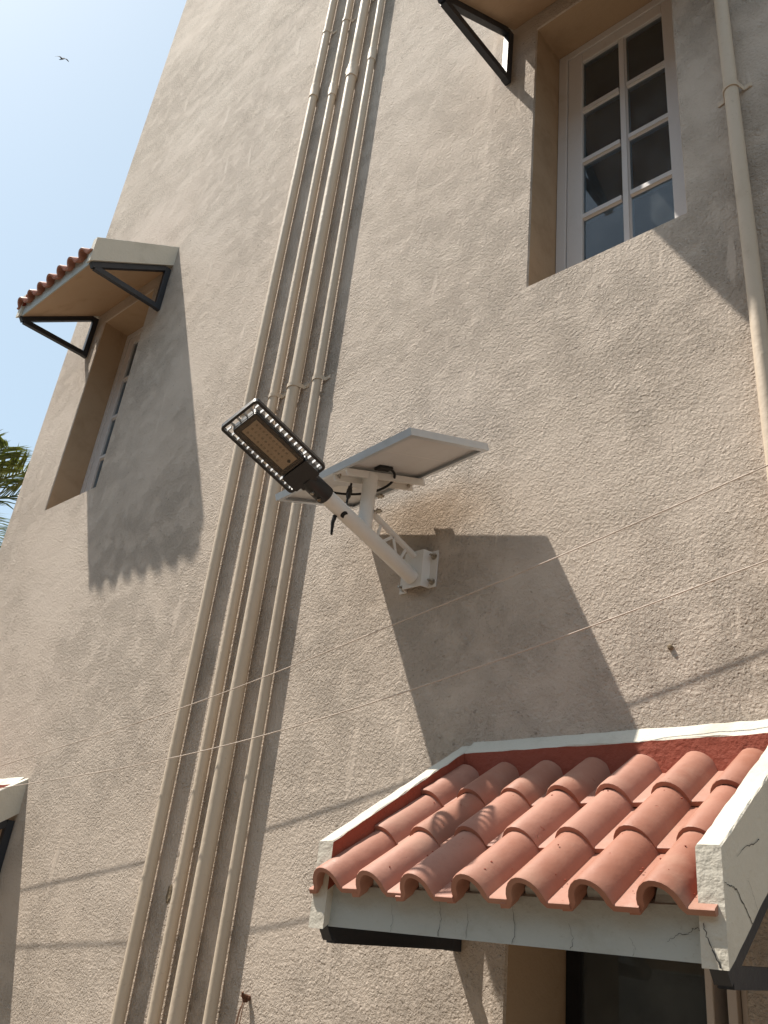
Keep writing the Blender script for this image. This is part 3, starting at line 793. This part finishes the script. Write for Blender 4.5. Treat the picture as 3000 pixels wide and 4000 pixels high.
# mitred L-section frame: outer wall, with an inward lip at the bottom
def ring(bm, w, h, z): return [bm.verts.new((sx * w, sy * h, z)) for sx, sy in ((-1, -1), (1, -1), (1, 1), (-1, 1))]
rg = [ring(bm, PW, PH, t_), ring(bm, PW, PH, -t_), ring(bm, PW - fwid, PH - fwid, -t_), ring(bm, PW - fwid, PH - fwid, -t_ + .0018), ring(bm, PW - .0022, PH - .0022, -t_ + .0018),
      ring(bm, PW - .0022, PH - .0022, t_ - .006), ring(bm, PW - .008, PH - .008, t_ - .006), ring(bm, PW - .008, PH - .008, t_)]
for a, b in zip(rg, rg[1:] + rg[:1]):
    for k in range(4): bm.faces.new((a[k], a[(k + 1) % 4], b[(k + 1) % 4], b[k]))
panel = obj('solar_panel', bm, 'alu', lamp); panel.matrix_local = PM
obj('backsheet', box(-PW + .003, PW - .003, -PH + .003, PH - .003, t_ - .0105, t_ - .0068), 'backsheet', panel)
obj('cell_face', box(-PW + .0085, PW - .0085, -PH + .0085, PH - .0085, t_ - .0064, t_ - .0015), 'cell', panel)
for x in (-.18, 0, .18): obj('busbar_line', box(x - .0009, x + .0009, -PH + .004, PH - .004, t_ - .0109, t_ - .0105), 'frame_white', panel)
for y in (-.065, .065): obj('busbar_line', box(-PW + .004, PW - .004, y - .0009, y + .0009, t_ - .0109, t_ - .0106), 'frame_white', panel)
obj('junction_box', box(.036, .070, -.062, .008, t_ - .022, t_ - .0110, .003), 'rubber', panel)
obj('rating_label', box(-.25, -.17, -.05, .05, t_ - .0112, t_ - .0107), 'lamp_white', panel)
# channel under the panel
bm = bmesh.new(); cw, cd = .034, .026; y0, y1 = -.198, .2105; zt = -t_ - .0006
add_box(bm, -cw, cw, y0, y1, zt - .004, zt); add_box(bm, -cw, -cw + .0035, y0, y1, zt - cd, zt - .0042); add_box(bm, cw - .0035, cw, y0, y1, zt - cd, zt - .0042)
obj('mounting_channel', bm, 'lamp_white', panel)
for y in (y0 + .018, y1 - .03):
    for x in (-.022, .022):
        bm = bmesh.new(); add_tube(bm, [(x, y, zt - .0041), (x, y, zt - .012)], .0065, 6); add_tube(bm, [(x, y, zt - .012), (x, y, zt - .019)], .0035, 8)
        obj('bolt', bm, 'steel', panel)
# cable from the junction box, looping to the pole, with an in-line plug
def bez(P, n=18):
    out = []
    for i in range(n + 1):
        t = i / n; q = [Vector(p) for p in P]
        while len(q) > 1: q = [a.lerp(b, t) for a, b in zip(q, q[1:])]
        out.append(q[0])
    return out
PMi = PM
w_ = lambda x, y, z: PMi @ Vector((x, y, z))
cable = obj('cable', tube(bez([w_(.058, .004, -.006), w_(.050, .075, -.022), w_(-.04, .075, -.075), w_(-.13, -.04, -.060), w_(-.20, -.10, -.012)]), .0048, 8), 'rubber', lamp, 'auto')
pz = a0 + AX * .40 + Vector((-.004, 0, PR * .8))
top = w_(-.069, -.076, -.012)
obj('cable', tube(bez([top, top + Vector((.005, 0, -.03)), pz + Vector((0, 0, .06)), pz]), .0042, 8), 'rubber', lamp, 'auto')
mid = top.lerp(pz, .42); dd = (pz - top).normalized()
bm = bmesh.new(); add_tube(bm, [mid - dd * .040, mid - dd * .036, mid - dd * .012, mid - .011 * dd, mid + dd * .012, mid + dd * .013, mid + dd * .036, mid + dd * .05], [.005, .0078, .0078, .0105, .0105, .0085, .0085, .005], 12)
obj('plug', bm, 'rubber', cable, 'auto')

# ------------------------------------------------------------------ wires
def wire(label, pts, offs):
    P = []
    for (x, z), p in zip(pts, offs):
        s = (2.2 - p) / 2.2; P.append(Vector((x * s, -p, z * s + 1.6)))
    # carry on past the picture to the anchors
    P = [P[0] + (P[0] - P[1]) * .9] + P + [P[-1] + (P[-1] - P[-2]) * 1.2]
    out = []
    for i in range(len(P) - 1):
        p0, p1, p2, p3 = P[max(i - 1, 0)], P[i], P[i + 1], P[min(i + 2, len(P) - 1)]
        for k in range(10):
            t = k / 10
            out.append(.5 * ((2 * p1) + (p2 - p0) * t + (2 * p0 - 5 * p1 + 4 * p2 - p3) * t * t + (3 * p1 - p0 - 3 * p2 + p3) * t ** 3))
    out.append(P[-1])
    tag(obj('wire', tube(out, .0020, 6), 'wire', None, True), label, 'wire', 'wires strung along the wall')
wire('upper of the two thin pale wires crossing the wall', [(-4.8868, .6831), (-3.2114, .8735), (-1.9732, 1.0777), (-1.3564, 1.1883), (-.6704, 1.3268)], (.150, .135, .122, .115, .105))
wire('lower of the two thin pale wires crossing the wall', [(-4.8065, .5612), (-3.5071, .6273), (-2.5642, .7161), (-1.6109, .8618), (-.6979, 1.0386)], (.178, .165, .150, .132, .115))

# ------------------------------------------------------------------ rusty hook with strings, wall plug
t = thing('wall_hook', 'rusty iron hook with frayed strings at the bottom of the wall', 'hook', (-2.515, 0, 1.41))
obj('spike', tube([(0, .01, 0), (0, -.018, .002), (.002, -.034, .008), (.004, -.038, .018)], [.0075, .0085, .007, .004], 8), 'rust', t, 'auto')
bm = bmesh.new()
for k in range(5): add_tube(bm, [(.010 * math.cos(a + k), -.014 - .003 * k + .002 * math.sin(3 * a), .010 * math.sin(a + k * .4)) for a in [i * .55 for i in range(12)]], .0024, 6)
obj('knot', bm, 'rust', t, 'auto')
for k, (dx, ex) in enumerate(((-.012, -.055), (-.004, -.034), (-.016, -.060))):
    obj('string', tube(bez([(dx * .3, -.016, -.004), (dx * 2, -.022, -.04), (ex * .7, -.008, -.12), (ex, -.006 - .002 * k, -.30)]), .0017, 6), 'rope', t, 'auto')
bm = bmesh.new(); add_tube(bm, [(0, .004, 0), (0, -.006, 0), (0, -.009, 0)], [.008, .0075, .004], 9)
tag(obj('wall_plug', bm, 'patch', None, 'auto', loc=(-.982, 0, 2.432)), 'tiny brown plug sticking out of the wall above the red roof', 'wall plug')

# ------------------------------------------------------------------ bird
dirb = Vector((-.6564, .1485, .7397)); bp = Vector((0, -2.2, 1.6)) + dirb * 110
def bird():
    bm = bmesh.new()
    # span along local x, body along y, built as one lofted skin: stations of (x, y centre, z, chord, thickness)
    st = [(-.66, -.10, -.02, .05, .006), (-.56, -.03, .02, .15, .012), (-.40, .05, .07, .21, .02), (-.26, .10, .08, .23, .03), (-.12, .04, .035, .25, .06), (-.05, .03, .0, .42, .11), (0, .03, -.01, .50, .13),
          (.05, .03, .0, .42, .11), (.12, .04, .035, .25, .06), (.26, .10, .08, .23, .03), (.40, .05, .07, .21, .02), (.56, -.03, .02, .15, .012), (.66, -.10, -.02, .05, .006)]
    rings = []
    for x, y, z, c, th_ in st:
        rings.append([bm.verts.new((x, y + c / 2 * math.cos(a), z + th_ / 2 * math.sin(a))) for a in [2 * math.pi * k / 8 for k in range(8)]])
    for a, b in zip(rings, rings[1:]):
        for k in range(8): bm.faces.new((a[k], a[(k + 1) % 8], b[(k + 1) % 8], b[k]))
    bm.faces.new(rings[0][::-1]); bm.faces.new(rings[-1])
    # tail fan and head grown from the body's ends
    add_tube(bm, [(0, -.18, -.01), (0, -.26, -.01), (0, -.38, -.012), (0, -.44, -.012)], [.05, .04, .075, .085], 8)
    add_tube(bm, [(0, .24, -.005), (0, .30, 0), (0, .34, 0), (0, .39, -.015)], [.055, .05, .042, .004], 8)
    for v in bm.verts:
        if v.co.y < -.2 and abs(v.co.x) < .2: v.co.z = -.012 + (v.co.z + .012) * .15
    return bm
b = tag(obj('bird', bird(), 'feather', None, True, loc=bp), 'dark bird gliding in the pale sky', 'bird')
# belly seen from below, wings spread left-right in the picture with a lean
bx = (right * .93 + down * .36).normalized(); by = (-down * .55 + right * .22 + fwd * .80); by = (by - bx * by.dot(bx)).normalized(); bz = bx.cross(by)
bx, by, bz = bx * 1.25, by * 1.25, bz * 1.25
b.matrix_world = Matrix(((bx.x, by.x, bz.x, bp.x), (bx.y, by.y, bz.y, bp.y), (bx.z, by.z, bz.z, bp.z), (0, 0, 0, 1)))

# ------------------------------------------------------------------ palm beyond the corner of the house
def palm(label, base, height, n_fr, seed, flen=2.6, fixed=()):
    rnd = random.Random(seed); t = thing('palm_tree', label, 'palm tree', base)
    pts = [(.25 * math.sin(i * .35), .1 * math.sin(i * .5), height * i / 10) for i in range(11)]
    obj('trunk', tube(pts, [.20 - .008 * i for i in range(11)], 12), 'bark', t, True)
    top_ = Vector(pts[-1])
    specs = list(fixed)
    for k in range(n_fr): specs.append((2 * math.pi * k / n_fr + rnd.uniform(-.2, .2), rnd.uniform(.1, 1.25), flen * rnd.uniform(.85, 1.1)))
    for az, el, ln in specs:
        bm = bmesh.new(); d = Vector((math.cos(az), math.sin(az), 0)); side = Vector((-d.y, d.x, 0))
        droop = ln * rnd.uniform(.20, .34); n = 26; rp = []
        for i in range(n + 1):
            s = i / n
            rp.append(top_ + d * (ln * s * math.cos(el)) + Vector((0, 0, ln * s * math.sin(el) - droop * s * s * 1.3)))
        add_tube(bm, rp, [.022 * (1 - .85 * i / n) for i in range(n + 1)], 5)
        for i in range(4, n + 1):
            s = i / n; tg = (rp[i] - rp[i - 1]).normalized(); upv = side.cross(tg)
            if upv.z < 0: upv = -upv
            ll = .62 * math.sin(math.pi * (.16 + .78 * s)) + .06
            for sg in (-1, 1):
                for rep in range(2):
                    o = rp[i] - tg * (ln / n * .5 * rep)
                    dv = (side * sg * rnd.uniform(.62, .85) + tg * rnd.uniform(.5, .8) + upv * rnd.uniform(.1, .5)).normalized()
                    sag = Vector((0, 0, -rnd.uniform(.08, .30) * ll))
                    w = .016; wv = dv.cross(upv).normalized() * w
                    a = o; m1 = o + dv * ll * .5 + sag * .25; e = o + dv * ll + sag
                    fold = upv * .006
                    V = [bm.verts.new(q) for q in (a - wv * .4, a + fold * .3, a + wv * .4, m1 - wv, m1 + fold, m1 + wv, e)]
                    for f in ((0, 1, 4, 3), (1, 2, 5, 4), (3, 4, 6), (4, 5, 6)): bm.faces.new([V[q] for q in f])
        obj('frond', bm, 'leaf', t, recalc=False)
    return t
pd = Vector((-.8897, .2809, .3599)); pc = Vector((0, -2.2, 1.6)) + pd * 13.0
palm('green and yellow palm tree behind the corner of the house', (pc.x, pc.y, 0), pc.z, 11, 5, 1.75)
